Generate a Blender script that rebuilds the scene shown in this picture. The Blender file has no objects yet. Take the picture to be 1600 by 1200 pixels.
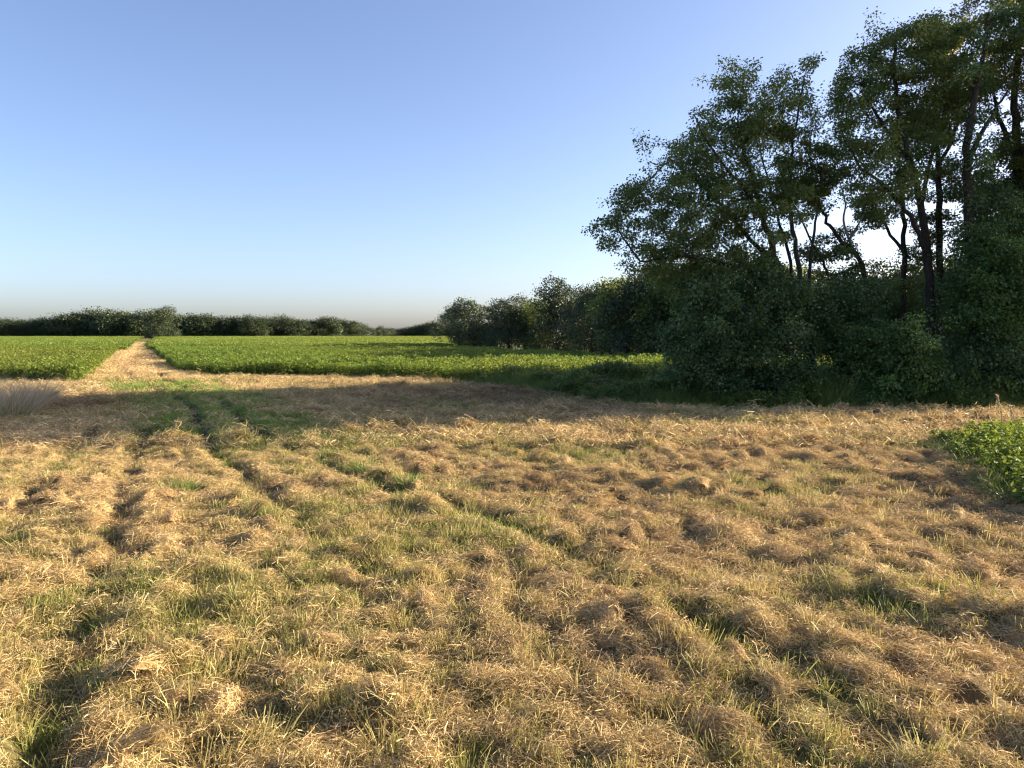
import bpy, math, random
import numpy as np
from mathutils import Vector

RNG = np.random.default_rng(7)
random.seed(7)
S = bpy.context.scene
COL = S.collection

# ------------------------------------------------------------------ camera
CAM_H = 2.6
PITCH = math.atan(79 / 1200)
cam_d = bpy.data.cameras.new('camera')
cam_d.sensor_width = 36.0
cam_d.lens = 27.0
cam_d.clip_start = 0.05
cam_d.clip_end = 20000
cam = bpy.data.objects.new('camera', cam_d)
COL.objects.link(cam)
cam.location = (0, 0, CAM_H)
cam.rotation_euler = (math.pi / 2 - PITCH, 0, 0)
S.camera = cam

# ------------------------------------------------------------------ sky + sun
SUN_EL = math.radians(17.0)
SUN_FWD = math.radians(14.0)          # how far the sun stands ahead of square right
world = bpy.data.worlds.new('World')
S.world = world
world.use_nodes = True
wn = world.node_tree.nodes
wl = world.node_tree.links
wn.clear()
sky = wn.new('ShaderNodeTexSky')
sky.sky_type = 'NISHITA'
sky.sun_disc = False
sky.sun_elevation = SUN_EL
sky.sun_rotation = math.pi / 2 - SUN_FWD
sky.altitude = 0
sky.air_density = 0.7
sky.dust_density = 1.7
sky.ozone_density = 2.0
bg = wn.new('ShaderNodeBackground')
bg.inputs['Strength'].default_value = 0.089
wo = wn.new('ShaderNodeOutputWorld')
wb = wn.new('ShaderNodeMix')                 # white balance of the phone
wb.data_type = 'RGBA'; wb.blend_type = 'MULTIPLY'; wb.inputs[0].default_value = 1.0
wb.inputs[7].default_value = (1.03, 0.965, 1.0, 1)
wl.new(sky.outputs[0], wb.inputs[6])
wl.new(wb.outputs[2], bg.inputs[0])
wl.new(bg.outputs[0], wo.inputs[0])

sun_d = bpy.data.lights.new('sun', 'SUN')
sun_d.energy = 5.0
sun_d.angle = math.radians(0.53)
sun_d.color = (1.0, 0.82, 0.57)
sun = bpy.data.objects.new('sun', sun_d)
COL.objects.link(sun)
SDIR = Vector((math.cos(SUN_EL) * math.cos(SUN_FWD), math.cos(SUN_EL) * math.sin(SUN_FWD), math.sin(SUN_EL)))
sun.rotation_euler = SDIR.to_track_quat('Z', 'Y').to_euler()
sun.location = (60, 10, 30)

S.view_settings.view_transform = 'Standard'
S.view_settings.look = 'None'
S.view_settings.exposure = 1.78
S.view_settings.gamma = 1.0
S.view_settings.use_curve_mapping = False
S.render.engine = 'CYCLES'
S.cycles.use_denoising = True
S.cycles.denoising_input_passes = 'RGB_ALBEDO_NORMAL'
S.cycles.denoising_prefilter = 'ACCURATE'
S.cycles.filter_width = 1.2
S.cycles.sample_clamp_indirect = 1.2
S.cycles.max_bounces = 6
S.cycles.diffuse_bounces = 4
S.cycles.transmission_bounces = 4
S.cycles.transparent_max_bounces = 4

# ------------------------------------------------------------------ numeric helpers
CP, SP = math.cos(PITCH), math.sin(PITCH)


def at(px, py, Y):
    """world point at depth Y that the photograph shows at (px, py) of 1600 x 1200"""
    cx = (px - 800) / 1200; cy = -(py - 600) / 1200
    t = Y / (CP + cy * SP)
    return np.array((cx * t, Y, CAM_H + (-SP + cy * CP) * t))


def vn(x, y, seed=0):
    """value noise in -1..1"""
    xi = np.floor(x).astype(np.int64); yi = np.floor(y).astype(np.int64)
    fx = x - xi; fy = y - yi
    fx = fx * fx * (3 - 2 * fx); fy = fy * fy * (3 - 2 * fy)

    def h(a, b):
        n = (a * 374761393 + b * 668265263 + seed * 1442695041) & 0xffffffff
        n = ((n ^ (n >> 13)) * 1274126177) & 0xffffffff
        n = n ^ (n >> 16)
        return (n & 0xffff) / 32767.5 - 1
    a = h(xi, yi); b = h(xi + 1, yi); c = h(xi, yi + 1); d = h(xi + 1, yi + 1)
    return (a * (1 - fx) + b * fx) * (1 - fy) + (c * (1 - fx) + d * fx) * fy


def fbm(x, y, o=4, seed=0):
    s = 0; a = 0.5
    for i in range(o):
        s = s + a * vn(x, y, seed + i * 17); x = x * 2.03 + 5.1; y = y * 2.03 - 3.7; a *= 0.5
    return s


def sstep(a, b, x):
    t = np.clip((x - a) / (b - a), 0, 1)
    return t * t * (3 - 2 * t)


def in_poly(x, y, poly):
    x = np.asarray(x, float); y = np.asarray(y, float)
    r = np.zeros(x.shape, bool); n = len(poly)
    for i in range(n):
        x1, y1 = poly[i]; x2, y2 = poly[(i + 1) % n]
        if y1 == y2:
            continue
        c = ((y1 > y) != (y2 > y)) & (x < (x2 - x1) * (y - y1) / (y2 - y1) + x1)
        r ^= c
    return r


def line_dist(x, y, pts):
    d = np.full(np.shape(x), 1e9)
    for (x1, y1), (x2, y2) in zip(pts[:-1], pts[1:]):
        vx, vy = x2 - x1, y2 - y1
        t = np.clip(((x - x1) * vx + (y - y1) * vy) / (vx * vx + vy * vy), 0, 1)
        d = np.minimum(d, np.hypot(x - x1 - t * vx, y - y1 - t * vy))
    return d


def smooth_path(pts, n=8):
    P = np.array(pts, float); out = []
    for i in range(len(P) - 1):
        p0 = P[max(i - 1, 0)]; p1 = P[i]; p2 = P[i + 1]; p3 = P[min(i + 2, len(P) - 1)]
        for k in range(n):
            t = k / n
            out.append(0.5 * (2 * p1 + (p2 - p0) * t + (2 * p0 - 5 * p1 + 4 * p2 - p3) * t * t + (3 * p1 - p0 - 3 * p2 + p3) * t ** 3))
    out.append(P[-1])
    return np.array(out)


# ------------------------------------------------------------------ mesh helpers
def mesh_np(name, verts, faces, mat=None, attrs=None, smooth=False):
    """faces: list of int arrays (n,3) or (n,4)"""
    me = bpy.data.meshes.new(name)
    verts = np.asarray(verts, np.float32)
    faces = [np.asarray(f, np.int32) for f in faces if len(f)]
    me.vertices.add(len(verts)); me.vertices.foreach_set('co', verts.ravel())
    if faces:
        li = np.concatenate([f.ravel() for f in faces])
        cnt = np.concatenate([np.full(len(f), f.shape[1], np.int32) for f in faces])
        st = np.concatenate(([0], np.cumsum(cnt)[:-1])).astype(np.int32)
        me.loops.add(len(li)); me.loops.foreach_set('vertex_index', li)
        me.polygons.add(len(cnt)); me.polygons.foreach_set('loop_start', st)
        me.polygons.foreach_set('loop_total', cnt)
        if smooth:
            me.polygons.foreach_set('use_smooth', np.ones(len(cnt), bool))
    for k, v in (attrs or {}).items():
        v = np.asarray(v, np.float32)
        if v.ndim == 1:
            me.attributes.new(k, 'FLOAT', 'POINT').data.foreach_set('value', v)
        else:
            me.attributes.new(k, 'FLOAT_VECTOR', 'POINT').data.foreach_set('vector', v.ravel())
    me.update(calc_edges=True)
    if mat:
        me.materials.append(mat)
    return me


def obj(name, me, parent=None, loc=None, **props):
    o = bpy.data.objects.new(name, me)
    COL.objects.link(o)
    if parent:
        o.parent = parent
    if loc is not None:
        o.location = loc
    for k, v in props.items():
        o[k] = v
    return o


def thing(name, loc, label, cat, group=None):
    o = bpy.data.objects.new(name, None)
    COL.objects.link(o)
    o.empty_display_size = 0.3
    o.location = loc
    o['label'] = label; o['category'] = cat
    if group:
        o['group'] = group
    return o


def copy_thing(root, loc, rz, scale, label, group):
    def cp(o, par):
        c = o.copy(); COL.objects.link(c); c.parent = par
        for ch in o.children:
            cp(ch, c)
        return c
    r = cp(root, None)
    r.location = loc; r.rotation_euler = (0, 0, rz); r.scale = scale
    r['label'] = label
    if group:
        r['group'] = group
    elif 'group' in r:
        del r['group']
    return r


def unit(v):
    return v / np.maximum(np.linalg.norm(v, axis=-1, keepdims=True), 1e-9)


def ribbons(base, d, side, L, w, bend, seg=2, tip=0.35):
    """thin bent strips: base (N,3), unit direction, side; bend is added as t^2"""
    N = len(base); ts = np.linspace(0, 1, seg + 1)
    V = []
    for t in ts:
        p = base + (d * t + bend * t * t) * L[:, None]
        ww = (w * (1 - (1 - tip) * t ** 1.5))[:, None] * 0.5
        V += [p - side * ww, p + side * ww]
    V = np.stack(V, 1)                                  # N, 2(seg+1), 3
    i0 = np.arange(N)[:, None] * (2 * (seg + 1))
    F = np.concatenate([i0 + np.array([[2 * k, 2 * k + 1, 2 * k + 3, 2 * k + 2]]) for k in range(seg)], 0)
    return V.reshape(-1, 3), F, 2 * (seg + 1)


def leaves(c, d, n, L, w, fold=0.25):
    """folded leaf faces: base point c, length direction d, face normal n"""
    s = unit(np.cross(d, n)); n = unit(np.cross(s, d))
    m = c + d * (L * 0.42)[:, None] + n * (w * fold)[:, None]
    V = np.stack([c, m - s * (w * 0.5)[:, None], c + d * L[:, None], m + s * (w * 0.5)[:, None]], 1)
    i0 = np.arange(len(c))[:, None] * 4
    F = np.concatenate([i0 + np.array([[0, 2, 1]]), i0 + np.array([[0, 3, 2]])], 0)
    return V.reshape(-1, 3), F


def rdir(n, zbias=0.0, zs=1.0):
    v = RNG.normal(size=(n, 3)); v[:, 2] = v[:, 2] * zs + zbias
    return unit(v)


def tube(P, R, sides):
    """swept tube along polyline P with radii R"""
    P = np.asarray(P, float); n = len(P)
    T = np.gradient(P, axis=0); T = unit(T)
    ref = np.array((1.0, 0.2, 0.1)) if abs(T[0][0]) < 0.8 else np.array((0.1, 1.0, 0.2))
    V = []
    u = unit(np.cross(T[0], ref))
    for i in range(n):
        u = unit(u - T[i] * np.dot(u, T[i])); v = np.cross(T[i], u)
        a = np.linspace(0, 2 * math.pi, sides, endpoint=False)[:, None]
        V.append(P[i] + R[i] * (np.cos(a) * u + np.sin(a) * v))
    V = np.concatenate(V, 0)
    i = np.arange(n - 1)[:, None] * sides; k = np.arange(sides)[None, :]
    a = (i + k).ravel(); b = (i + (k + 1) % sides).ravel()
    return V, np.stack([a, b, b + sides, a + sides], 1)


class Acc:
    def __init__(s):
        s.V = []; s.F = []; s.A = []; s.n = 0

    def add(s, V, F, a=None):
        s.V.append(V); s.F.append(F + s.n); s.n += len(V)
        s.A.append(np.zeros(len(V)) if a is None else a)

    def mesh(s, name, mat, smooth=False):
        V = np.concatenate(s.V); 
        F3 = [f for f in s.F if f.shape[1] == 3]; F4 = [f for f in s.F if f.shape[1] == 4]
        fs = ([np.concatenate(F3)] if F3 else []) + ([np.concatenate(F4)] if F4 else [])
        return mesh_np(name, V, fs, mat, {'rnd': np.concatenate(s.A)}, smooth)


# ------------------------------------------------------------------ materials
class NT:
    def __init__(s, name):
        s.m = bpy.data.materials.new(name); s.m.use_nodes = True
        s.t = s.m.node_tree; s.t.nodes.clear()

    def n(s, typ, ins=None, **kw):
        nd = s.t.nodes.new(typ)
        for k, v in kw.items():
            setattr(nd, k, v)
        for k, v in (ins or {}).items():
            if isinstance(v, bpy.types.NodeSocket):
                s.t.links.new(v, nd.inputs[k])
            else:
                nd.inputs[k].default_value = v
        return nd

    def attr(s, name, inst=False):
        return s.n('ShaderNodeAttribute', attribute_name=name, attribute_type='INSTANCER' if inst else 'GEOMETRY').outputs['Fac']

    def mix(s, f, a, b, blend='MIX'):
        nd = s.n('ShaderNodeMix', data_type='RGBA', blend_type=blend)
        for i, v in ((0, f), (6, a), (7, b)):
            if isinstance(v, bpy.types.NodeSocket):
                s.t.links.new(v, nd.inputs[i])
            else:
                nd.inputs[i].default_value = v if i == 0 else (*v, 1)
        return nd.outputs[2]

    def math(s, op, a, b=0.0, c=0.0, clamp=False):
        nd = s.n('ShaderNodeMath', operation=op, use_clamp=clamp)
        for i, v in enumerate((a, b, c)):
            if isinstance(v, bpy.types.NodeSocket):
                s.t.links.new(v, nd.inputs[i])
            else:
                nd.inputs[i].default_value = v
        return nd.outputs[0]

    def ramp(s, f, stops):
        nd = s.n('ShaderNodeValToRGB')
        el = nd.color_ramp.elements
        while len(el) < len(stops):
            el.new(0.5)
        for e, (p, c) in zip(el, stops):
            e.position = p; e.color = (*c, 1)
        s.t.links.new(f, nd.inputs[0])
        return nd.outputs[0]

    def noise(s, scale, detail=4, rough=0.55, vec=None):
        nd = s.n('ShaderNodeTexNoise')
        nd.inputs['Scale'].default_value = scale; nd.inputs['Detail'].default_value = detail
        nd.inputs['Roughness'].default_value = rough
        if vec is None:
            vec = s.n('ShaderNodeTexCoord').outputs['Object']
        s.t.links.new(vec, nd.inputs['Vector'])
        return nd.outputs['Fac']

    def leafy(s, col, trans, rough=0.55, tcol=None, spec=0.25):
        p = s.n('ShaderNodeBsdfPrincipled', {'Roughness': rough, 'Specular IOR Level': spec})
        s.t.links.new(col, p.inputs['Base Color'])
        tr = s.n('ShaderNodeBsdfTranslucent')
        s.t.links.new(tcol if tcol is not None else col, tr.inputs['Color'])
        mx = s.n('ShaderNodeMixShader', {0: trans, 1: p.outputs[0], 2: tr.outputs[0]})
        o = s.n('ShaderNodeOutputMaterial')
        s.t.links.new(mx.outputs[0], o.inputs[0])
        return s.m

    def solid(s, col, rough=0.9, bump=None, spec=0.2):
        p = s.n('ShaderNodeBsdfPrincipled', {'Roughness': rough, 'Specular IOR Level': spec})
        s.t.links.new(col, p.inputs['Base Color'])
        if bump is not None:
            b = s.n('ShaderNodeBump', {'Strength': bump[1], 'Distance': bump[2]})
            s.t.links.new(bump[0], b.inputs['Height'])
            s.t.links.new(b.outputs[0], p.inputs['Normal'])
        o = s.n('ShaderNodeOutputMaterial')
        s.t.links.new(p.outputs[0], o.inputs[0])
        return s.m


def hay_material():
    t = NT('cut_hay')
    r = t.attr('rnd'); g = t.attr('tint', True); b = t.attr('brown', True)
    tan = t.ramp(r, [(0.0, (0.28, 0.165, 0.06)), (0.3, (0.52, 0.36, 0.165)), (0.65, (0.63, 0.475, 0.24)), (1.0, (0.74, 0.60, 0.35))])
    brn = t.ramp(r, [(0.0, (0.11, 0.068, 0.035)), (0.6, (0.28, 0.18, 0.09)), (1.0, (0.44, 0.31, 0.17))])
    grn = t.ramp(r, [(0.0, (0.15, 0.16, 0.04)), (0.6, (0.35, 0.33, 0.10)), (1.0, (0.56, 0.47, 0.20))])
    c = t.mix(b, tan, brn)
    c = t.mix(g, c, grn)
    return t.leafy(c, 0.2, 0.6)


def blade_material():
    t = NT('grass_blade')
    r = t.attr('rnd'); g = t.attr('tint', True)
    dry = t.ramp(r, [(0.0, (0.24, 0.19, 0.06)), (0.5, (0.46, 0.38, 0.14)), (1.0, (0.62, 0.53, 0.26))])
    grn = t.ramp(r, [(0.0, (0.06, 0.105, 0.016)), (0.5, (0.13, 0.185, 0.032)), (0.85, (0.25, 0.29, 0.06)), (1.0, (0.46, 0.43, 0.16))])
    c = t.mix(t.attr('lush', True), t.mix(g, dry, grn), (0.20, 0.31, 0.055))
    return t.leafy(c, 0.38, 0.5)


def leaf_material(name, dark, mid, light, trans=0.4, tcol=None, rough=0.5, spec=0.5):
    t = NT(name)
    r = t.attr('rnd')
    c = t.ramp(r, [(0.0, dark), (0.55, mid), (1.0, light)])
    tc = t.mix(0.6, c, tcol) if tcol else c
    if name == 'soybean_leaf':                          # stretches of the field have yellowed
        c = t.mix(t.attr('tint', True), c, (0.30, 0.27, 0.06))
    return t.leafy(c, trans, rough, tc, spec)


def bark_material(name, a, b):
    t = NT(name)
    tc = t.n('ShaderNodeTexCoord').outputs['Object']
    mp = t.n('ShaderNodeMapping'); mp.inputs['Scale'].default_value = (9, 9, 1.6)
    t.t.links.new(tc, mp.inputs[0])
    f = t.noise(2.2, 6, 0.65, mp.outputs[0])
    return t.solid(t.ramp(f, [(0.3, a), (0.7, b)]), 0.9, (f, 0.8, 0.03))


M_HAY = hay_material()
M_BLADE = blade_material()
M_TREE = leaf_material('maple_leaf', (0.050, 0.094, 0.032), (0.122, 0.188, 0.062), (0.22, 0.28, 0.09), 0.48, (0.26, 0.27, 0.025))
M_GOLD = leaf_material('gold_lit_leaf', (0.045, 0.075, 0.012), (0.085, 0.115, 0.018), (0.17, 0.17, 0.03), 0.48, (0.32, 0.28, 0.03))  # golden backlight put into the leaf colour
M_BUSH = leaf_material('shrub_leaf', (0.036, 0.078, 0.032), (0.095, 0.168, 0.062), (0.20, 0.28, 0.095), 0.42, (0.12, 0.18, 0.02))
M_BRIGHT = leaf_material('bright_shrub_leaf', (0.045, 0.10, 0.03), (0.09, 0.18, 0.05), (0.16, 0.26, 0.075), 0.4, (0.15, 0.22, 0.03))
M_WOOD = leaf_material('woodland_leaf', (0.024, 0.042, 0.016), (0.048, 0.074, 0.026), (0.105, 0.13, 0.045), 0.22)
M_SOY = leaf_material('soybean_leaf', (0.078, 0.142, 0.026), (0.13, 0.212, 0.042), (0.22, 0.28, 0.065), 0.36, (0.28, 0.33, 0.03), 0.6, 0.2)
M_WEED = leaf_material('weed_leaf', (0.065, 0.12, 0.022), (0.14, 0.21, 0.04), (0.28, 0.31, 0.09), 0.38, None)
M_DRY = leaf_material('dry_grass_leaf', (0.26, 0.20, 0.125), (0.40, 0.33, 0.215), (0.55, 0.46, 0.32), 0.3, None)
M_BARK = bark_material('maple_bark', (0.022, 0.018, 0.015), (0.075, 0.062, 0.050))
M_PALE = bark_material('dead_wood', (0.16, 0.14, 0.12), (0.36, 0.33, 0.29))
M_STEM = bark_material('green_stem', (0.10, 0.13, 0.04), (0.20, 0.22, 0.08))

# ------------------------------------------------------------------ layout of the land (metres)
TRACK_L = [(-13.0, 20.0), (-17.5, 30.0), (-22.0, 38.9), (-25.7, 46.6), (-37.6, 71.0), (-66.2, 130.4), (-178.7, 368.5), (-221, 460)]
TRACK_R = [(-17.3, 45.8), (-19.2, 47.6), (-22.6, 52.0), (-40.4, 87.8), (-70.0, 150.0), (-121.0, 263.5), (-213.5, 460)]
FRONT_R = [(-17.3, 45.8), (-15.5, 46.4), (-9.3, 44.6), (-3.4, 40.8), (0.6, 37.0), (4.5, 36.0), (9.0, 37.5), (16, 36.5), (60, 34)]
WEED_EDGE = [(-2.6, 39.6), (0.85, 33.6), (2.9, 29.1), (5.3, 26.3), (8.4, 25.2), (12.6, 25.0), (16.8, 25.0), (45, 23.5)]
CROP_L = [(-22.2, 39.4)] + TRACK_L[3:] + [(-700, 460), (-700, 60), (-60, 46), (-27.8, 41.6)]
CROP_R = FRONT_R + [(60, 62), (11.2, 60.0), (7.7, 67), (0, 90), (-10.2, 113), (-12, 160), (30, 300), (30, 460)] + TRACK_R[::-1][:-1]
WEEDS = WEED_EDGE + [(60, 34)] + FRONT_R[::-1][1:6] + [(-3.0, 40.4)]
PATCH = [(10.0, 17.7), (9.4, 16.4), (8.75, 14.8), (7.95, 12.5), (7.7, 11.2), (8.6, 10.2), (18, 9.6), (18, 18.6), (12.4, 18.4), (11.0, 18.2)]
RUT_A = smooth_path([(-21.5, 47), (-19.19, 42.2), (-11.0, 28.6), (-6.56, 19.54), (-3.83, 15.19), (-2.14, 12.67), (-0.45, 10.67), (0.73, 8.56), (1.7, 6.66), (2.25, 5.24), (2.5, 3.0)], 4)
RUT_B = smooth_path([(-23.2, 47), (-20.6, 41.6), (-12.3, 28.6), (-8.48, 20.86), (-6.84, 17.33), (-4.36, 12.94), (-2.38, 9.35), (-1.19, 6.97), (-0.45, 5.24), (0.1, 3.0)], 4)
RUT_C = smooth_path([(-9.5, 20), (-7.24, 14.47), (-5.7, 11.06), (-4.65, 8.56), (-3.7, 6.37), (-2.84, 4.44), (-2.4, 3.0)], 4)
RUT_D = smooth_path([(-10.9, 20), (-8.7, 14.4), (-7.1, 11.0), (-6.0, 8.5), (-5.0, 6.3), (-4.2, 4.4), (-3.7, 3.0)], 4)

# relief raster: hay mounds, ruts, hollows
RX0, RY0, RS = -36.0, 1.0, 0.04
RNX, RNY = int(72 / RS), int(50 / RS)
gx = RX0 + (np.arange(RNX) + 0.5) * RS
gy = RY0 + (np.arange(RNY) + 0.5) * RS
GX, GY = np.meshgrid(gx, gy)
hay_amt = np.clip(0.62 + 0.9 * fbm(GX * 0.35, GY * 0.35, 3, 3), 0, 1)
hay_amt *= 0.55 + 0.45 * sstep(-3, 1.5, GX + 0.25 * (GY - 10))
rowd = line_dist(GX, GY, RUT_A)                         # mower passes run along the wheel track
hay_amt = np.clip(hay_amt * (0.85 + 0.75 * vn(rowd * 1.35, (GX + GY) * 0.11, 91)), 0, 1)
relief = 0.05 * fbm(GX * 0.22, GY * 0.22, 3, 1)
fine = fbm(GX * 1.6, GY * 1.6, 4, 9)
relief += (0.13 * np.abs(fine) + 0.15 * fbm(GX * 4.2, GY * 4.2, 4, 21)) * (0.35 + 0.65 * hay_amt)
nrng = np.random.default_rng(11)
for _ in range(11000):                                   # raked-up clumps of cut hay
    cx = nrng.uniform(-30, 30); cy = 2.0 + 45 * nrng.random() ** 1.6
    if abs(cx) > 0.72 * cy + 3:
        continue
    ix = int((cx - RX0) / RS); iy = int((cy - RY0) / RS)
    if not (0 <= ix < RNX and 0 <= iy < RNY) or nrng.random() > hay_amt[iy, ix] ** 1.3 + 0.08:
        continue
    sa = nrng.uniform(0.07, 0.26); sb = sa * nrng.uniform(0.4, 1.0); hh = sa * nrng.uniform(0.4, 0.9)
    an = nrng.uniform(0, math.pi); r = int(2.6 * sa / RS) + 1
    y0, y1, x0, x1 = max(iy - r, 0), min(iy + r, RNY), max(ix - r, 0), min(ix + r, RNX)
    dx = GX[y0:y1, x0:x1] - cx; dy = GY[y0:y1, x0:x1] - cy
    u = dx * math.cos(an) + dy * math.sin(an); v = -dx * math.sin(an) + dy * math.cos(an)
    relief[y0:y1, x0:x1] = np.maximum(relief[y0:y1, x0:x1], relief[y0:y1, x0:x1] * 0.5 + hh * np.exp(-(u / sa) ** 2 - (v / sb) ** 2) + 0.02 * fine[y0:y1, x0:x1])
relief += (0.055 * fbm(rowd * 4.6, GY * 1.7 + GX * 0.6, 3, 33) + 0.04 * fbm(GX * 8.5, GY * 8.5, 2, 63)) * (0.45 + 0.55 * hay_amt)


def box_blur(A, k):
    for ax in (0, 1):
        p = [(0, 0), (0, 0)]; p[ax] = (k + 1, k)
        c = np.cumsum(np.pad(A, p, mode='edge'), axis=ax); w = 2 * k + 1
        A = (np.take(c, np.arange(w, c.shape[ax]), ax) - np.take(c, np.arange(0, c.shape[ax] - w), ax)) / w
    return A


proud = relief - box_blur(relief, 7)                    # how far a spot stands above its surroundings
rut = np.zeros_like(relief)
for pts, wd, dep in ((RUT_A, 0.18, 0.09), (RUT_B, 0.18, 0.10), (RUT_C, 0.21, 0.09), (RUT_D, 0.22, 0.07)):
    d = line_dist(GX, GY, pts)
    wd = wd + 0.12 * sstep(16, 19, GY)
    k = np.exp(-(d / wd) ** 2)
    wob = (0.75 + 0.4 * vn(GX * 0.8, GY * 0.8, 44)) * (sstep(5.5, 11.0, GY) if pts is RUT_B else 1.0)
    rut = np.maximum(rut, k * wob * dep / 0.09)
    relief -= dep * k * wob
    relief += 0.5 * dep * np.exp(-((d - 0.42) / 0.2) ** 2) * wob
edge = np.minimum.reduce([sstep(0, 3, GX - RX0), sstep(0, 3, -RX0 - GX), sstep(0, 1, GY - RY0), sstep(0, 4, RY0 + 50 - GY)])
relief *= edge


def rast(R, x, y):
    fx = np.clip((np.asarray(x) - RX0) / RS - 0.5, 0, RNX - 1.001); fy = np.clip((np.asarray(y) - RY0) / RS - 0.5, 0, RNY - 1.001)
    ix = fx.astype(int); iy = fy.astype(int); a = fx - ix; b = fy - iy
    return (R[iy, ix] * (1 - a) + R[iy, ix + 1] * a) * (1 - b) + (R[iy + 1, ix] * (1 - a) + R[iy + 1, ix + 1] * a) * b


def inside(x, y):
    return (np.abs(x) < -RX0) & (y > RY0) & (y < RY0 + 50)


def hgt(x, y):
    return np.where(inside(x, y), rast(relief, x, y), 0.0)


def slope(x, y):
    e = 0.05
    return (hgt(x + e, y) - hgt(x - e, y)) / (2 * e), (hgt(x, y + e) - hgt(x, y - e)) / (2 * e)


def green_map(x, y):
    """how green the mown turf is (fresh regrowth against dead hay)"""
    g = 0.18 + 0.75 * fbm(x * 0.55, y * 0.55, 4, 31)
    # lush strip on the track where it dips through the shade
    c = line_dist(x, y, RUT_A[2:22]); c2 = line_dist(x, y, RUT_B[2:22])
    band = np.exp(-(np.minimum(c, c2) / 1.9) ** 4) * sstep(17.5, 20, y) * (1 - sstep(39, 43, y))
    g += 1.1 * band * (1.0 + 0.4 * vn(x * 0.7, y * 0.35, 52))
    g += 0.35 * np.exp(-((y - 21.5) / 1.6) ** 2 - ((x + 3.5) / 5) ** 2)
    g += 0.45 * np.exp(-((y - 17.2) / 1.3) ** 2 - ((x + 5.0) / 2.5) ** 2)
    near = np.exp(-((y - 6.0) / 2.4) ** 2)
    g += 0.20 * near * np.exp(-((x + 1.2) / 2.6) ** 2) + 0.12 * np.exp(-((x + 2) / 4.5) ** 2) * (1 - sstep(14, 19, y))
    g += 0.14 * np.exp(-(line_dist(x, y, RUT_A[16:]) / 0.4) ** 2)
    g += 0.8 * np.exp(-((y - 25.5) / 0.9) ** 2 - ((x + 2.2) / 1.7) ** 2)
    g += 0.6 * np.exp(-(line_dist(x, y, WEED_EDGE) / 0.9) ** 2)
    return np.clip(g, 0, 1)


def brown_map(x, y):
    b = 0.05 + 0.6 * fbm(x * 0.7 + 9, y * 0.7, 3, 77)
    b += 0.95 * np.exp(-((y - 32) / 7) ** 2 - ((x - 0.5) / 8) ** 2)  # brown thatch, painted darker here to deepen the tree shadow band
    b += 0.85 * np.exp(-((y - 27) / 6) ** 2 - ((x + 15) / 4.0) ** 2)  # same shadow band at the left, deepened in the hay colour
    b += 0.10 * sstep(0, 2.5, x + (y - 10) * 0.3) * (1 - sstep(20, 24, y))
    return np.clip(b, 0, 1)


def mown(x, y):
    return ~(in_poly(x, y, CROP_L) | in_poly(x, y, CROP_R) | in_poly(x, y, WEEDS) | in_poly(x, y, PATCH))


# ------------------------------------------------------------------ ground: one sheet out to the horizon
def build_ground():
    ya = [-1500, -500, -150, -50, -15, -4, 0, 1.0, 1.6]
    y = 2.1
    yb = []
    while y < 48:
        yb.append(y); y += 0.0072 * y + 0.004
    while y < 3000:
        yb.append(y); y *= 1.05
    ys = np.array(ya + yb)
    ua = np.linspace(-1, 1, 471)
    ub = 1 + np.cumsum(np.geomspace(0.01, 2.5, 16))
    us = np.concatenate([-ub[::-1], ua, ub])
    U, Y = np.meshgrid(us, ys)
    X = U * (3.0 + 0.74 * np.abs(Y))
    Z = hgt(X, Y)
    n, m = U.shape
    i = np.arange(n * m).reshape(n, m)
    F = np.stack([i[:-1, :-1], i[:-1, 1:], i[1:, 1:], i[1:, :-1]], -1).reshape(-1, 4)
    x, yv = X.ravel(), Y.ravel()
    crop = (in_poly(x, yv, CROP_L) | in_poly(x, yv, CROP_R) | in_poly(x, yv, PATCH)).astype(float)
    weed = in_poly(x, yv, WEEDS).astype(float)
    far = ((yv > 470) | (yv < -40) | ((yv > 57) & (x > -13))).astype(float)
    t = NT('field_ground')
    g = t.attr('green'); c = t.attr('soil'); b = t.attr('brown')
    n1 = t.noise(2.3, 8, 0.7); n2 = t.noise(38, 6, 0.7)
    hay = t.ramp(n2, [(0.25, (0.06, 0.04, 0.02)), (0.5, (0.16, 0.11, 0.052)), (0.75, (0.30, 0.22, 0.11))])  # thatch colour darkened so hollows between mats read as shaded pits
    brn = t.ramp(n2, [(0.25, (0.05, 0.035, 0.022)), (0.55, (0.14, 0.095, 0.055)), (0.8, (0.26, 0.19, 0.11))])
    grn = t.ramp(n2, [(0.25, (0.035, 0.06, 0.012)), (0.55, (0.09, 0.15, 0.025)), (0.8, (0.22, 0.26, 0.07))])
    soil = t.ramp(n1, [(0.3, (0.045, 0.035, 0.022)), (0.7, (0.10, 0.08, 0.05))])
    col = t.mix(b, hay, brn)
    gf = t.math('MULTIPLY_ADD', n1, 0.5, t.math('ADD', g, -0.25), True)
    col = t.mix(gf, col, grn)
    col = t.mix(c, col, soil)
    mat = t.solid(col, 0.95, (n2, 0.9, 0.03))
    me = mesh_np('ground', np.stack([X, Y, Z], -1).reshape(-1, 3), [F], mat,
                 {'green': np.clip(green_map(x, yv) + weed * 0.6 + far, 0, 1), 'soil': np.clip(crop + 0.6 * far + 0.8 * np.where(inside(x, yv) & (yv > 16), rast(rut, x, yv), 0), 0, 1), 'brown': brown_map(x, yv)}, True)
    obj('ground', me, kind='structure', label='mown hay ground with wheel ruts running out to the fields')


build_ground()


# ------------------------------------------------------------------ scatter
def proto(name, V, F, mat, rnd):
    me = mesh_np(name, V, [F], mat, {'rnd': rnd})
    return bpy.data.objects.new(name, me)


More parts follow.
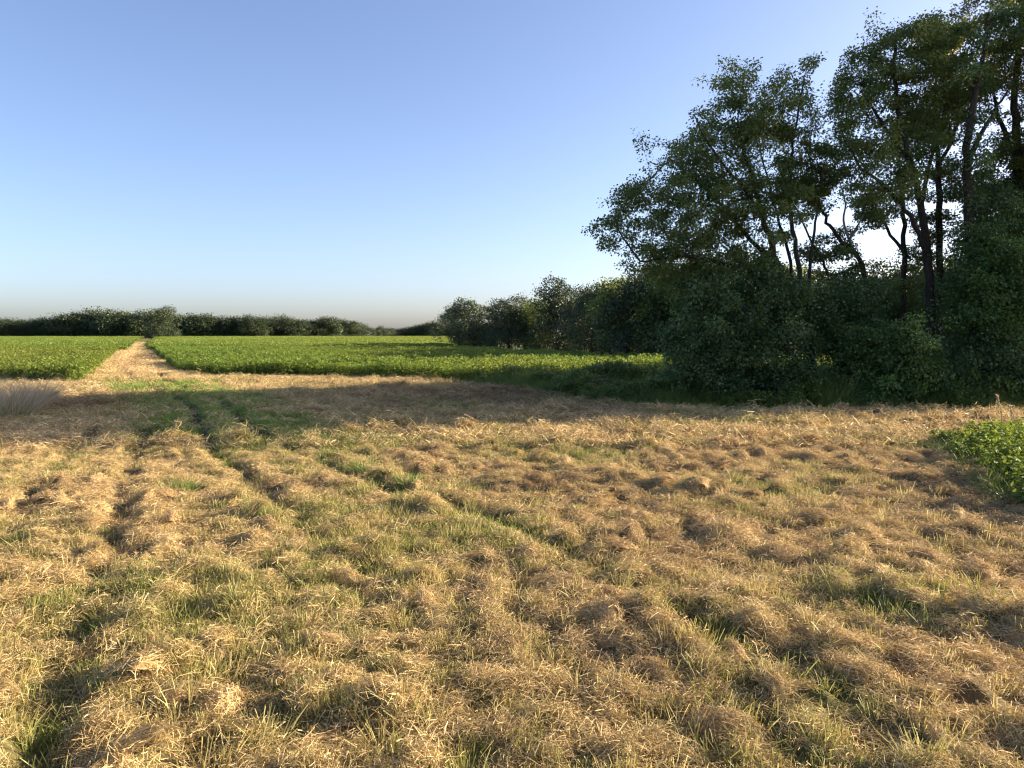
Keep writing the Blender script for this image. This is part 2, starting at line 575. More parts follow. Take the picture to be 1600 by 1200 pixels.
def scatter(name, protos, pts, rot, scl, idx, attrs, **props):
    me = mesh_np(name, pts, [], None, {'rot': rot, 'scl': scl, 'pick': idx, **attrs})
    o = obj(name, me, **props)
    ng = bpy.data.node_groups.new(name + '_scatter', 'GeometryNodeTree')
    ng.interface.new_socket('Geometry', in_out='INPUT', socket_type='NodeSocketGeometry')
    ng.interface.new_socket('Geometry', in_out='OUTPUT', socket_type='NodeSocketGeometry')
    N, L = ng.nodes, ng.links
    gi = N.new('NodeGroupInput'); go = N.new('NodeGroupOutput'); jn = N.new('GeometryNodeJoinGeometry')

    def na(nm, typ):
        a = N.new('GeometryNodeInputNamedAttribute'); a.data_type = typ; a.inputs['Name'].default_value = nm
        return a.outputs[0]
    ar, asc, ap = na('rot', 'FLOAT_VECTOR'), na('scl', 'FLOAT_VECTOR'), na('pick', 'FLOAT')
    for k, p in enumerate(protos):
        cmp = N.new('FunctionNodeCompare'); cmp.data_type = 'FLOAT'; cmp.operation = 'EQUAL'
        L.new(ap, cmp.inputs[0]); cmp.inputs[1].default_value = k; cmp.inputs['Epsilon'].default_value = 0.089
        oi = N.new('GeometryNodeObjectInfo'); oi.inputs['Object'].default_value = p; oi.inputs['As Instance'].default_value = True
        ip = N.new('GeometryNodeInstanceOnPoints')
        L.new(gi.outputs[0], ip.inputs['Points']); L.new(cmp.outputs[0], ip.inputs['Selection'])
        L.new(oi.outputs['Geometry'], ip.inputs['Instance']); L.new(ar, ip.inputs['Rotation']); L.new(asc, ip.inputs['Scale'])
        L.new(ip.outputs[0], jn.inputs[0])
    L.new(jn.outputs[0], go.inputs[0])
    md = o.modifiers.new('scatter', 'NODES'); md.node_group = ng
    return o


def tilt_euler(x, y, yaw, k=1.0):
    """XYZ euler of a piece lying on the relief, spun by yaw"""
    sx, sy = slope(x, y)
    sx = np.clip(sx * k, -1.2, 1.2); sy = np.clip(sy * k, -1.2, 1.2)
    # rotate the slope into the piece's own frame
    c, s = np.cos(yaw), np.sin(yaw)
    px = sx * c + sy * s; py = -sx * s + sy * c
    return np.stack([np.arctan(py), -np.arctan(px), yaw], -1)


def rep(r, k):
    return np.repeat(r, k)


def hay_mat(n, R, l0, l1, w0, w1, zt):
    b = np.stack([RNG.normal(0, R * 0.55, n), RNG.normal(0, R * 0.55, n), RNG.random(n) ** 1.5 * zt], -1)
    ya = RNG.uniform(0, 2 * math.pi, n); pt = RNG.normal(0.06, 0.36, n)
    d = np.stack([np.cos(ya) * np.cos(pt), np.sin(ya) * np.cos(pt), np.sin(pt)], -1)
    L = RNG.uniform(l0, l1, n)
    b -= d * L[:, None] * 0.5 * np.array([1, 1, 0.3])
    side = unit(np.cross(d, rdir(n, 0.9)))
    bend = RNG.normal(0, 0.16, (n, 3)); bend[:, 2] = -np.abs(bend[:, 2]) - 0.02
    V, F, k = ribbons(b, d, side, L, RNG.uniform(w0, w1, n), bend, 2, 0.6)
    return V, F, rep(RNG.random(n), k)


def blade_tuft(n, R, l0, l1, w0, w1, lean, droop, tip=0.3, seg=2):
    a = RNG.uniform(0, 2 * math.pi, n); rr = R * np.sqrt(RNG.random(n))
    b = np.stack([rr * np.cos(a), rr * np.sin(a), np.full(n, -0.015)], -1)
    out = np.stack([np.cos(a), np.sin(a), 0 * a], -1)
    d = unit(np.array([0, 0, 1.0]) + out * (lean * rr / R)[:, None] + RNG.normal(0, lean * 0.6, (n, 3)) * np.array([1, 1, 0.2]))
    L = RNG.uniform(l0, l1, n)
    side = unit(np.cross(d, rdir(n, 0, 0.2)))
    bend = (out * RNG.uniform(0.1, 1, n)[:, None] + RNG.normal(0, 0.3, (n, 3))) * droop
    bend[:, 2] = -np.abs(bend[:, 2]) * 0.6 - droop * 0.25
    V, F, k = ribbons(b, d, side, L, RNG.uniform(w0, w1, n), bend, seg, tip)
    return V, F, rep(RNG.random(n), k)


def field_points(dens, y0, y1, margin=1.5, kx=0.70):
    """random points over the wedge of land in front of the camera, dens(y) per square metre"""
    out = []
    ys = np.geomspace(y0, y1, 40)
    for a, b in zip(ys[:-1], ys[1:]):
        w = kx * b + margin
        n = RNG.poisson(dens(0.5 * (a + b)) * (b - a) * 2 * w)
        out.append(np.stack([RNG.uniform(-w, w, n), RNG.uniform(a, b, n)], -1))
    p = np.concatenate(out)
    return p[:, 0], p[:, 1]


# mats of cut hay lying on the turf
def build_hay():
    pr = [proto('hay', *a[:2], M_HAY, a[2]) for a in
          [hay_mat(110, 0.12, 0.03, 0.105, 0.0020, 0.0043, 0.05) for _ in range(4)] + [hay_mat(80, 0.13, 0.035, 0.15, 0.0020, 0.0040, 0.04) for _ in range(2)]
          + [hay_mat(110, 0.28, 0.08, 0.24, 0.006, 0.012, 0.06) for _ in range(2)]]
    x, y = field_points(lambda d: 105 if d < 8 else 105 * (8 / d) ** 0.95, 2.2, 49)
    g = green_map(x, y); br = brown_map(x, y)
    keep = mown(x, y) & (RNG.random(len(x)) < np.clip(1.08 - 0.75 * g + 0.2 * rast(hay_amt, x, y), 0.12, 1) * np.clip(1.1 - 1.0 * rast(rut, x, y), 0.15, 1) * np.where(inside(x, y), np.clip(0.62 + rast(proud, x, y) / 0.045, 0.10, 1), 1)) & ~((rast(rut, x, y) > 0.3) & (y > 17))
    x, y, g, br = x[keep], y[keep], g[keep], br[keep]
    n = len(x)
    idx = np.where(y > 17, RNG.integers(6, 8, n), RNG.integers(0, 6, n)).astype(float)
    # the track beyond the shade
    ty = 47 + 150 * RNG.random(9000) ** 1.8
    tl = np.interp(ty, [p[1] for p in TRACK_L], [p[0] for p in TRACK_L]); tr = np.interp(ty, [p[1] for p in TRACK_R], [p[0] for p in TRACK_R])
    tx = tl + (tr - tl) * RNG.random(len(ty))
    sc = np.concatenate([RNG.uniform(0.8, 1.35, n), RNG.uniform(1.0, 1.5, len(tx)) * (ty / 47) ** 0.6])
    X = np.concatenate([x, tx]); Y = np.concatenate([y, ty])
    g = np.concatenate([g * 0.6, np.clip(0.1 + 0.5 * vn((tx - tl) / (tr - tl) * 7, ty * 0.05, 5) + 0.3 * fbm(tx, ty * 0.3, 3, 5), 0, 1)]); br = np.concatenate([br, np.clip(0.1 + 1.1 * vn((tx - tl) / (tr - tl) * 6 + 40, ty * 0.06, 8), 0, 1)])
    idx = np.concatenate([idx, RNG.integers(6, 8, len(tx)).astype(float)])
    lift = RNG.random(len(X)) ** 2 * 0.03
    scatter('cut_hay', pr, np.stack([X, Y, hgt(X, Y) + 0.004 + lift], -1), tilt_euler(X, Y, RNG.uniform(0, 6.28, len(X)), 0.9),
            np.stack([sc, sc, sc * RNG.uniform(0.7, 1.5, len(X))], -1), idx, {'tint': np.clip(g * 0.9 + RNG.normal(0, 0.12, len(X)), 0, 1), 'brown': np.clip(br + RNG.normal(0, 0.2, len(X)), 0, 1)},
            kind='stuff', label='loose cut hay strewn over the mown turf', category='hay')
    return len(X)


def build_stubble():
    pr = [proto('stubble', *a[:2], M_BLADE, a[2]) for a in
          [blade_tuft(34, 0.10, 0.05, 0.13, 0.004, 0.008, 0.35, 0.12, 0.7) for _ in range(3)]
          + [blade_tuft(30, 0.10, 0.09, 0.20, 0.005, 0.010, 0.45, 0.3, 0.35) for _ in range(3)]
          + [blade_tuft(34, 0.24, 0.08, 0.18, 0.010, 0.020, 0.4, 0.25, 0.5) for _ in range(2)]]
    x, y = field_points(lambda d: 62 if d < 8 else 62 * (8 / d) ** 0.75, 2.2, 49)
    g = green_map(x, y)
    keep = mown(x, y) & (RNG.random(len(x)) < np.clip(0.22 + 0.95 * g - 0.22 * rast(hay_amt, x, y), 0.10, 1)) & ~((rast(rut, x, y) > 0.3) & (y > 17))
    x, y, g = x[keep], y[keep], g[keep]
    n = len(x)
    tall = RNG.random(n) < g * 0.65
    idx = np.where(y > 17, RNG.integers(6, 8, n), np.where(tall, RNG.integers(3, 6, n), RNG.integers(0, 3, n))).astype(float)
    sc = RNG.uniform(0.7, 1.3, n)
    yaw = RNG.uniform(0, 6.28, n)
    scatter('grass_stubble', pr, np.stack([x, y, hgt(x, y)], -1), np.stack([RNG.normal(0, 0.15, n), RNG.normal(0, 0.15, n), yaw], -1),
            np.stack([sc, sc, sc * RNG.uniform(0.7, 1.25, n)], -1), idx,
            {'tint': np.clip(g * 1.25 - 0.08 + RNG.normal(0, 0.22, n) + 0.35 * rast(rut, x, y), 0, 1),
             'lush': np.clip((g - 0.55) * 2.2, 0, 1) * sstep(15, 18, y) * np.clip(0.85 + 0.4 * vn(x * 1.1, y * 0.6, 15), 0, 0.95)},
            kind='stuff', label='short mown grass stubble between the cut hay', category='grass')
    return n


def hay_clod(n):
    a = Acc()
    ang = np.linspace(0, 2 * math.pi, 10, endpoint=False); rings = [1.0, 0.8, 0.5, 0.2]
    V = []
    for r_ in rings:
        jr = r_ * RNG.uniform(0.85, 1.1, 10)
        V.append(np.stack([0.115 * jr * np.cos(ang), 0.115 * jr * np.sin(ang), 0.062 * (1 - r_ ** 2.2) * RNG.uniform(0.85, 1.1, 10) - 0.01], -1))
    V = np.concatenate(V); k = np.arange(10)
    F = np.concatenate([np.stack([i * 10 + k, i * 10 + (k + 1) % 10, (i + 1) * 10 + (k + 1) % 10, (i + 1) * 10 + k], -1) for i in range(3)] )
    a.add(V, F, np.full(len(V), 0.3)); cap = np.array([[30, 31, 32, 33], [30, 33, 34, 35], [30, 35, 36, 37], [30, 37, 38, 39]]); a.add(V, cap, np.full(len(V), 0.3))
    an = RNG.uniform(0, 2 * math.pi, n); r_ = np.sqrt(RNG.random(n)) * 1.08
    b = np.stack([0.15 * r_ * np.cos(an), 0.15 * r_ * np.sin(an), 0.092 * np.clip(1 - r_ ** 2.2, 0, 1) + 0.01 * RNG.random(n)], -1)
    nrm = unit(np.stack([np.cos(an) * r_ * 1.1, np.sin(an) * r_ * 1.1, np.ones(n)], -1))
    d = unit(np.cross(nrm, rdir(n)) + nrm * RNG.normal(0.05, 0.22, n)[:, None])
    L = RNG.uniform(0.05, 0.15, n); b -= d * L[:, None] * 0.5
    Vr, Fr, kk = ribbons(b, d, unit(np.cross(d, nrm + RNG.normal(0, 0.4, (n, 3)))), L, RNG.uniform(0.0025, 0.005, n), -nrm * 0.18 + RNG.normal(0, 0.1, (n, 3)), 2, 0.6)
    a.add(Vr, Fr, rep(RNG.random(n), kk))
    return np.concatenate(a.V), np.concatenate(a.F), np.concatenate(a.A)


def build_clods():
    pr = [proto('clod', *q[:2], M_HAY, q[2]) for q in [hay_clod(260) for _ in range(5)]]
    x, y = field_points(lambda d: 13 if d < 24 else 7, 2.4, 46)
    keep = mown(x, y) & (RNG.random(len(x)) < np.clip(rast(hay_amt, x, y) ** 1.6 * 1.15 + 0.05, 0, 1) * np.clip(1 - rast(rut, x, y) * 1.5, 0, 1) * np.clip(1.15 - green_map(x, y), 0.1, 1))
    x, y = x[keep], y[keep]; n = len(x)
    sc = np.clip(RNG.lognormal(-0.35, 0.36, n), 0.35, 1.1) * np.where(y > 24, 1.15, 1.0)
    # long axis along the mower passes
    e = 0.3
    gxx = line_dist(x + e, y, RUT_A) - line_dist(x - e, y, RUT_A); gyy = line_dist(x, y + e, RUT_A) - line_dist(x, y - e, RUT_A)
    yaw = np.arctan2(gyy, gxx) + math.pi / 2 + RNG.normal(0, 0.5, n)
    st = RNG.uniform(1.2, 2.9, n)
    scatter('hay_clods', pr, np.stack([x, y, hgt(x, y) + 0.012], -1), tilt_euler(x, y, yaw, 0.8), np.stack([sc * st, sc * RNG.uniform(0.7, 1.0, n), sc * RNG.uniform(0.75, 1.3, n)], -1),
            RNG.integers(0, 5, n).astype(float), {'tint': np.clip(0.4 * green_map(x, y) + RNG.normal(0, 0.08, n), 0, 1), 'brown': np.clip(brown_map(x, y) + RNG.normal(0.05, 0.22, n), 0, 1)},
            kind='stuff', label='matted clumps of cut hay left by the mower', category='hay')
    return n


n_c = build_clods()
n_h = build_hay()
n_s = build_stubble()


# ------------------------------------------------------------------ soybean fields
def soy_leaves(n, rx, ry, h, l0, l1, shell=True):
    u = rdir(n, 0.25)
    r = np.where(RNG.random(n) < 0.75, RNG.uniform(0.75, 1.0, n), RNG.uniform(0.2, 0.75, n))
    c = u * r[:, None] * np.array([rx, ry, h * 0.5]) + np.array([0, 0, h * 0.52])
    c[:, 2] = np.clip(c[:, 2], 0.05, None)
    # three leaflets to a leaf
    c = np.repeat(c, 3, 0); u = np.repeat(u, 3, 0); m = len(c)
    c = c + RNG.normal(0, 0.02, (m, 3))
    d = unit(u * np.array([1, 1, 0.2]) + RNG.normal(0, 0.55, (m, 3)) + np.array([0, 0, -0.25]))
    nn = unit(np.array([0, 0, 1.0]) + 0.5 * u + RNG.normal(0, 0.38, (m, 3)))
    L = RNG.uniform(l0, l1, m)
    V, F = leaves(c, d, nn, L, L * RNG.uniform(0.6, 0.78, m), 0.12)
    q = np.clip(RNG.normal(0.5, 0.22, m), 0, 1)
    return V, F, np.repeat(q, 4)


def canopy_patch(n, R, h, l0, l1):
    c = np.stack([RNG.uniform(-R, R, n), RNG.uniform(-R, R, n), h * (1 - 0.75 * RNG.random(n) ** 1.8)], -1)
    c[:, 2] += 0.09 * vn(c[:, 0] * 2.2 + 7 * R, c[:, 1] * 2.2, 12)
    d = unit(RNG.normal(0, 1, (n, 3)) * np.array([1, 1, 0.4]))
    nn = unit(np.array([0, 0, 1.0]) + RNG.normal(0, 0.5, (n, 3)))
    L = RNG.uniform(l0, l1, n)
    V, F = leaves(c, d, nn, L, L * 0.75, 0.1)
    return V, F, np.repeat(np.clip(RNG.normal(0.5, 0.2, n), 0, 1), 4)


def build_crop(name, poly, label, seed):
    rg = np.random.default_rng(seed)
    pr = [proto('soy', *a[:2], M_SOY, a[2]) for a in [soy_leaves(42, 0.28, 0.30, 0.88, 0.10, 0.15) for _ in range(4)]
          + [canopy_patch(900, 1.25, 0.86, 0.16, 0.28) for _ in range(3)]]
    P = np.array(poly); px = []
    # near: plants standing in drilled rows, far: stretches of canopy
    step = 0.42
    X, Y = np.meshgrid(np.arange(-95, 62, step), np.arange(33, 112, step))
    x, y = X.ravel(), Y.ravel()
    x = x + rg.normal(0, 0.09, len(x)); y = y + rg.normal(0, 0.09, len(y))
    k = in_poly(x, y, poly) & (np.abs(x) < 0.72 * y + 6)
    x, y = x[k], y[k]
    gap = vn(x * 0.13, y * 0.07, seed) + 0.5 * vn(x * 0.6, y * 0.3, seed + 4)
    k = ~((gap > 0.8) & (rg.random(len(x)) < 0.8))
    x, y = x[k], y[k]
    X, Y = np.meshgrid(np.arange(-340, 60, 2.1), np.arange(110, 462, 2.1))
    fx, fy = X.ravel() + rg.normal(0, 0.3, X.size), Y.ravel() + rg.normal(0, 0.3, X.size)
    k = in_poly(fx, fy, poly) & (np.abs(fx) < 0.72 * fy + 10)
    fx, fy = fx[k], fy[k]
    n, m = len(x), len(fx)
    XX = np.concatenate([x, fx]); YY = np.concatenate([y, fy])
    sc = np.concatenate([rg.uniform(0.78, 1.15, n) * (1 + 0.14 * vn(x * 0.3, y * 0.3, 8) + 0.10 * vn(x * 0.9, y * 0.25, 18)), rg.uniform(0.95, 1.12, m)])
    idx = np.concatenate([rg.integers(0, 4, n), rg.integers(4, 7, m)]).astype(float)
    scatter(name, pr, np.stack([XX, YY, hgt(XX, YY)], -1), np.stack([0 * XX, 0 * XX, rg.uniform(0, 6.28, n + m)], -1),
            np.stack([sc, sc, sc * rg.uniform(0.9, 1.1, n + m)], -1), idx, {'tint': np.clip(0.15 + 0.9 * fbm(XX * 0.045, YY * 0.02, 3, seed) + 0.35 * np.exp(-(line_dist(XX, YY, FRONT_R) / 2.0) ** 2) * vn(XX * 0.3, YY * 0.3, 3), 0, 0.45)}, kind='stuff', label=label, category='crop')
    return n, m


c1 = build_crop('soybean_crop', CROP_L, 'green soybean crop left of the mown track', 101)
c2 = build_crop('soybean_crop', CROP_R, 'green soybean crop right of the mown track and before the far wood', 202)


# near patch of soybean plants at the right edge, plant by plant
def soy_plant():
    root = thing('soybean_plant', (0, 0, 0), 'leafy green soybean plant in the sunlit patch at the right edge of the hay', 'soybean plant', 'soybean plants of the near patch')
    V, F, r = soy_leaves(46, 0.25, 0.25, 0.74, 0.09, 0.14)
    obj('foliage', mesh_np('soybean_foliage', V, [F], M_SOY, {'rnd': r}), root)
    a = Acc()
    for k in range(6):
        an = k * 1.05; e = np.array((0.17 * math.cos(an), 0.17 * math.sin(an), 0.45 + 0.04 * (k % 3)))
        V, F = tube([np.zeros(3), np.array((0.02, 0, 0.14)), e * np.array([0.5, 0.5, 0.75]), e], [0.006, 0.005, 0.004, 0.002], 4)
        a.add(V, F)
    obj('stem', a.mesh('soybean_stem', M_STEM), root)
    return root


def build_patch():
    protos = [soy_plant() for _ in range(3)]
    rg = np.random.default_rng(5); spots = []
    for yy in np.arange(9.8, 19, 0.5):
        for xx in np.arange(7.4, 16.5, 0.42):
            x = xx + rg.normal(0, 0.07); y = yy + rg.normal(0, 0.08)
            if in_poly(np.array([x]), np.array([y]), PATCH)[0] and x < 0.69 * y + 1.2:
                spots.append((x, y))
    for i, (x, y) in enumerate(spots):
        p = protos[i % 3]
        s = rg.uniform(0.66, 1.0) * (0.72 + 0.28 * float(sstep(0.0, 0.9, line_dist(np.array([x]), np.array([y]), PATCH + PATCH[:1])[0])))
        loc = (x, y, float(hgt(np.array([x]), np.array([y]))[0])); rz = rg.uniform(0, 6.28)
        if i < 3:
            p.location = loc; p.rotation_euler = (0, 0, rz)
        else:
            copy_thing(p, loc, rz, (s, s, s * rg.uniform(0.9, 1.1)), p['label'], p['group'])
    return len(spots)


n_p = build_patch()


# ------------------------------------------------------------------ tall weeds along the belt of trees
def build_weeds():
    a = [blade_tuft(46, 0.30, 0.45, 1.0, 0.010, 0.022, 0.35, 0.45, 0.15, 3) for _ in range(3)]
    pr = [proto('weed', *q[:2], M_WEED, q[2]) for q in a]
    for _ in range(2):
        V, F, r = soy_leaves(60, 0.26, 0.26, 0.85, 0.06, 0.13)
        pr.append(proto('weed', V, F, M_WEED, r))
    n = 16000
    x = RNG.uniform(-4, 34, n); y = RNG.uniform(23, 42, n)
    k = in_poly(x, y, WEEDS) & (x < 0.68 * y + 3)
    x, y = x[k], y[k]
    e1 = np.array(PATCH[:7]); q = RNG.uniform(0, len(e1) - 1.001, 80); i0 = q.astype(int); f = (q - i0)[:, None]
    ex = e1[i0] * (1 - f) + e1[i0 + 1] * f + RNG.normal(0, 0.12, (80, 2))
    d = line_dist(x, y, WEED_EDGE)
    k = (RNG.random(len(x)) < 0.45 + 0.55 * (d < 4))
    x, y, d = x[k], y[k], d[k]
    n = len(x)
    h = (0.4 + 0.6 * sstep(0, 1.1, d)) * (0.85 + 0.55 * vn(x * 0.45, y * 0.45, 61)) * RNG.uniform(0.75, 1.2, n)
    x = np.concatenate([x, ex[:, 0]]); y = np.concatenate([y, ex[:, 1]]); h = np.concatenate([h, RNG.uniform(0.15, 0.42, len(ex))]); n = len(x)
    idx = np.where(vn(x * 0.8, y * 0.8, 19) > 0.25, RNG.integers(3, 5, n), RNG.integers(0, 3, n)).astype(float)
    scatter('tall_weeds', pr, np.stack([x, y, hgt(x, y)], -1), np.stack([RNG.normal(0, 0.1, n), RNG.normal(0, 0.1, n), RNG.uniform(0, 6.28, n)], -1),
            np.stack([0.45 + 0.65 * np.minimum(h, 1), 0.45 + 0.65 * np.minimum(h, 1), np.clip(h * 1.25, 0.2, 1.6)], -1), idx, {}, kind='stuff',
            label='tall green weeds and grass fringing the trees and the crop edges', category='weeds')
    return n


n_w = build_weeds()


# ------------------------------------------------------------------ trees of the near belt
def grow(nodes, par, att, step, infl, kill, iters=80):
    """space colonisation from given skeleton nodes into attractor points"""
    P = [np.array(p) for p in nodes]; par = list(par)
    att = att.copy()
    arr = np.array(P)
    D2 = ((att[:, None] - arr[None]) ** 2).sum(-1)
    near = D2.argmin(1); nd = np.sqrt(D2.min(1))
    for _ in range(iters):
        live = nd > kill
        att, near, nd = att[live], near[live], nd[live]
        if len(att) == 0:
            break
        m = nd < infl
        if not m.any():
            infl *= 1.5
            continue
        acc = {}
        v = unit(att[m] - np.array(P)[near[m]])
        ids = near[m]
        uq, inv = np.unique(ids, return_inverse=True)
        s = np.zeros((len(uq), 3)); np.add.at(s, inv, v)
        s = unit(s + RNG.normal(0, 0.12, s.shape))
        new = np.array(P)[uq] + s * step
        b = len(P)
        for q, u in zip(new, uq):
            P.append(q); par.append(int(u))
        d2 = ((att[:, None] - new[None]) ** 2).sum(-1)
        j = d2.argmin(1); dm = np.sqrt(d2.min(1))
        c = dm < nd
        near[c] = b + j[c]; nd[c] = dm[c]
    return np.array(P), par


def belt_tree(name, label, cat, Y, base_r, stems, blobs, nleaf, mat, step=0.42, leaf=(0.07, 0.13), spread=0.18, natt=700, bark=None, group=None, bare=(), shoots=0.85, holes=0.38):
    """stems: pixel polylines (first is the trunk); blobs: (px, py, rx, ry, dY, rdepth, weight) of the crown"""
    bark = bark or M_BARK
    base = at(stems[0][0][0], stems[0][0][1], Y); base[2] = float(hgt(base[:1], base[1:2])[0]) - 0.05
    nodes, par, srad, stem_ids = [], [], {}, []
    for si, st in enumerate(stems):
        dY = 0.0; pts = []
        for k, q in enumerate(st):
            off = q[2] if len(q) > 2 else 0.0
            p = at(q[0], q[1], Y + off)
            if k == 0 and si == 0:
                p = base.copy()
            pts.append(p)
        pts = np.array(pts)
        if si > 0:
            A = np.array(nodes); j = int(((A - pts[0]) ** 2).sum(-1).argmin()); pts[0] = A[j]
        sp = smooth_path(pts, 5)
        sp[1:-1] += RNG.normal(0, 0.03, sp[1:-1].shape)
        ids = []
        for k, p in enumerate(sp):
            if si > 0 and k == 0:
                ids.append(j); continue
            nodes.append(p); par.append(ids[-1] if ids else -1); ids.append(len(nodes) - 1)
        stem_ids.append(ids)
    att = []
    W = np.array([b[6] * b[2] * b[3] for b in blobs], float); W /= W.sum()
    for b, w in zip(blobs, W):
        n = max(6, int(natt * w))
        c = at(b[0], b[1], Y + b[4]); sx = b[2] / 1200 * (Y + b[4]); sz = b[3] / 1200 * (Y + b[4])
        u = rdir(n) * (RNG.random(n) ** (1 / 2.4))[:, None]
        att.append(c + u * np.array([sx, b[5], sz]))
    att = np.concatenate(att); att = att[att[:, 2] > 0.15]
    hole = vn(att[:, 0] * 0.9 + att[:, 1] * 0.5, att[:, 2] * 0.9 - att[:, 1] * 0.4, int(abs(base[0]) * 10) + 3) + 0.5 * vn(att[:, 0] * 2.1, att[:, 2] * 2.1 + att[:, 1], 5)
    att = att[hole < holes]
    nsk = len(nodes)
    P, par = grow(nodes, par, att, step, 3.0, step * 1.1)
    # loose leading shoots past the twig ends
    has = np.zeros(len(P), bool); has[[q for q in par if q >= 0]] = True
    P = list(P); par = list(par)
    for i in range(nsk, len(has)):
        if has[i] or RNG.random() > shoots:
            continue
        dd = unit(unit(P[i] - P[par[i]]) + np.array([0, 0, 0.25]) + RNG.normal(0, 0.35, 3))
        ln = RNG.uniform(0.18, 0.42) * (1 + 0.9 * (RNG.random() < 0.25)); prev = i; q = P[i]
        for _k in range(2):
            q = q + dd * ln; dd = unit(dd + RNG.normal(0, 0.2, 3)); P.append(q); par.append(prev); prev = len(P) - 1
    P = np.array(P)
    n = len(P); par = np.array(par)
    # pipe model
    r = np.zeros(n); kids = [[] for _ in range(n)]
    for i in range(n):
        if par[i] >= 0:
            kids[par[i]].append(i)
    order = []; stack = [0]
    while stack:
        i = stack.pop(); order.append(i); stack += kids[i]
    E = 2.35
    for i in reversed(order):
        r[i] = (sum(r[k] ** E for k in kids[i]) if kids[i] else 0.0) ** (1 / E) if kids[i] else 0.006
        if kids[i] and len(kids[i]) == 1:
            r[i] += 0.0006
    sc = base_r / r[0]
    rr = np.where(r > 0.012, 0.012 + (r - 0.012) * (base_r - 0.012) / max(r[0] - 0.012, 1e-4), r)
    # keep the skeleton stems solid
    for si, ids in enumerate(stem_ids):
        k = len(ids); r0 = base_r if si == 0 else min(base_r * 0.52, rr[ids[0]] * 0.75)
        for q, i in enumerate(ids):
            if si > 0 and q == 0:
                continue
            rr[i] = max(rr[i] * 0.85, r0 * (1 - 0.82 * q / k))
    root = thing(name, tuple(base), label, cat, group)
    loc = P - base
    done = set(); chains = []
    for ids in stem_ids:
        chains.append((ids, True))
        done.update(ids)
    for i in order:
        for k in kids[i]:
            if k in done or (i in done and k in done):
                continue
            if k < nsk:
                continue
            if i not in done or True:
                ch = [i, k]; done.add(k)
                while True:
                    nx = [c for c in kids[ch[-1]] if c not in done]
                    if not nx:
                        break
                    c = max(nx, key=lambda a: rr[a]); ch.append(c); done.add(c)
                chains.append((ch, False))
    twig = Acc()
    for ids, is_stem in chains:
        Q = loc[ids]; R = rr[ids].copy()
        if not is_stem:
            R[0] = min(R[0], R[1] * 1.25)
        if len(Q) < 2:
            continue
        s = 9 if R.max() > 0.09 else (6 if R.max() > 0.035 else 4)
        if is_stem and R[0] >= base_r * 0.9:
            R[0] *= 1.35
        V, F = tube(Q, R, s)
        if is_stem:
            a = Acc(); a.add(V, F)
            obj('trunk' if ids is stem_ids[0] else 'limb', a.mesh('trunk', bark, True), root)
        elif R.max() > 0.03 and len(Q) > 4:
            a = Acc(); a.add(V, F)
            obj('branch', a.mesh('branch', bark, True), root)
        else:
            twig.add(V, F)
    if twig.n:
        obj('twigs', twig.mesh('twigs', bark, True), root, kind='stuff')
    for pts in bare:
        Q = smooth_path(np.array([at(q[0], q[1], Y + (q[2] if len(q) > 2 else 0)) for q in pts]) - base, 4)
        V, F = tube(Q, np.linspace(0.065, 0.018, len(Q)), 6)
        a = Acc(); a.add(V, F)
        obj('dead_limb', a.mesh('dead_limb', M_PALE, True), root, label='bare pale dead limb')
    # foliage round the thin wood
    thin = np.where((rr < 0.022) & (np.arange(n) >= nsk))[0]
    w = RNG.random(len(thin)) ** 1.5 + 0.05
    cnt = RNG.multinomial(nleaf, w / w.sum())
    q = np.repeat(thin, cnt); m = len(q)
    t = RNG.random(m)[:, None]
    c = loc[q] * t + loc[par[q]] * (1 - t)
    o = np.clip(RNG.normal(0, 1, (m, 3)), -1.5, 1.5) * spread * np.array([1, 1, 0.62])
    c = c + o
    c[:, 2] = np.where(c[:, 2] + base[2] < 0.08, 0.08 + 0.3 * RNG.random(m), c[:, 2])
    d = unit(unit(o) + RNG.normal(0, 0.5, (m, 3)) + np.array([0, 0, -0.5]))
    nn = unit(np.array([0, 0, 0.8]) + RNG.normal(0, 0.65, (m, 3)))
    L = RNG.uniform(leaf[0], leaf[1], m)
    V, F = leaves(c, d, nn, L, L * RNG.uniform(0.55, 0.8, m), 0.15)
    tone = np.repeat(RNG.random(len(thin)) * 0.75, cnt) + RNG.normal(0, 0.2, m) + 0.1
    obj('crown', mesh_np('crown', V, [F], mat, {'rnd': np.repeat(np.clip(tone, 0, 1), 4)}), root)
    return root


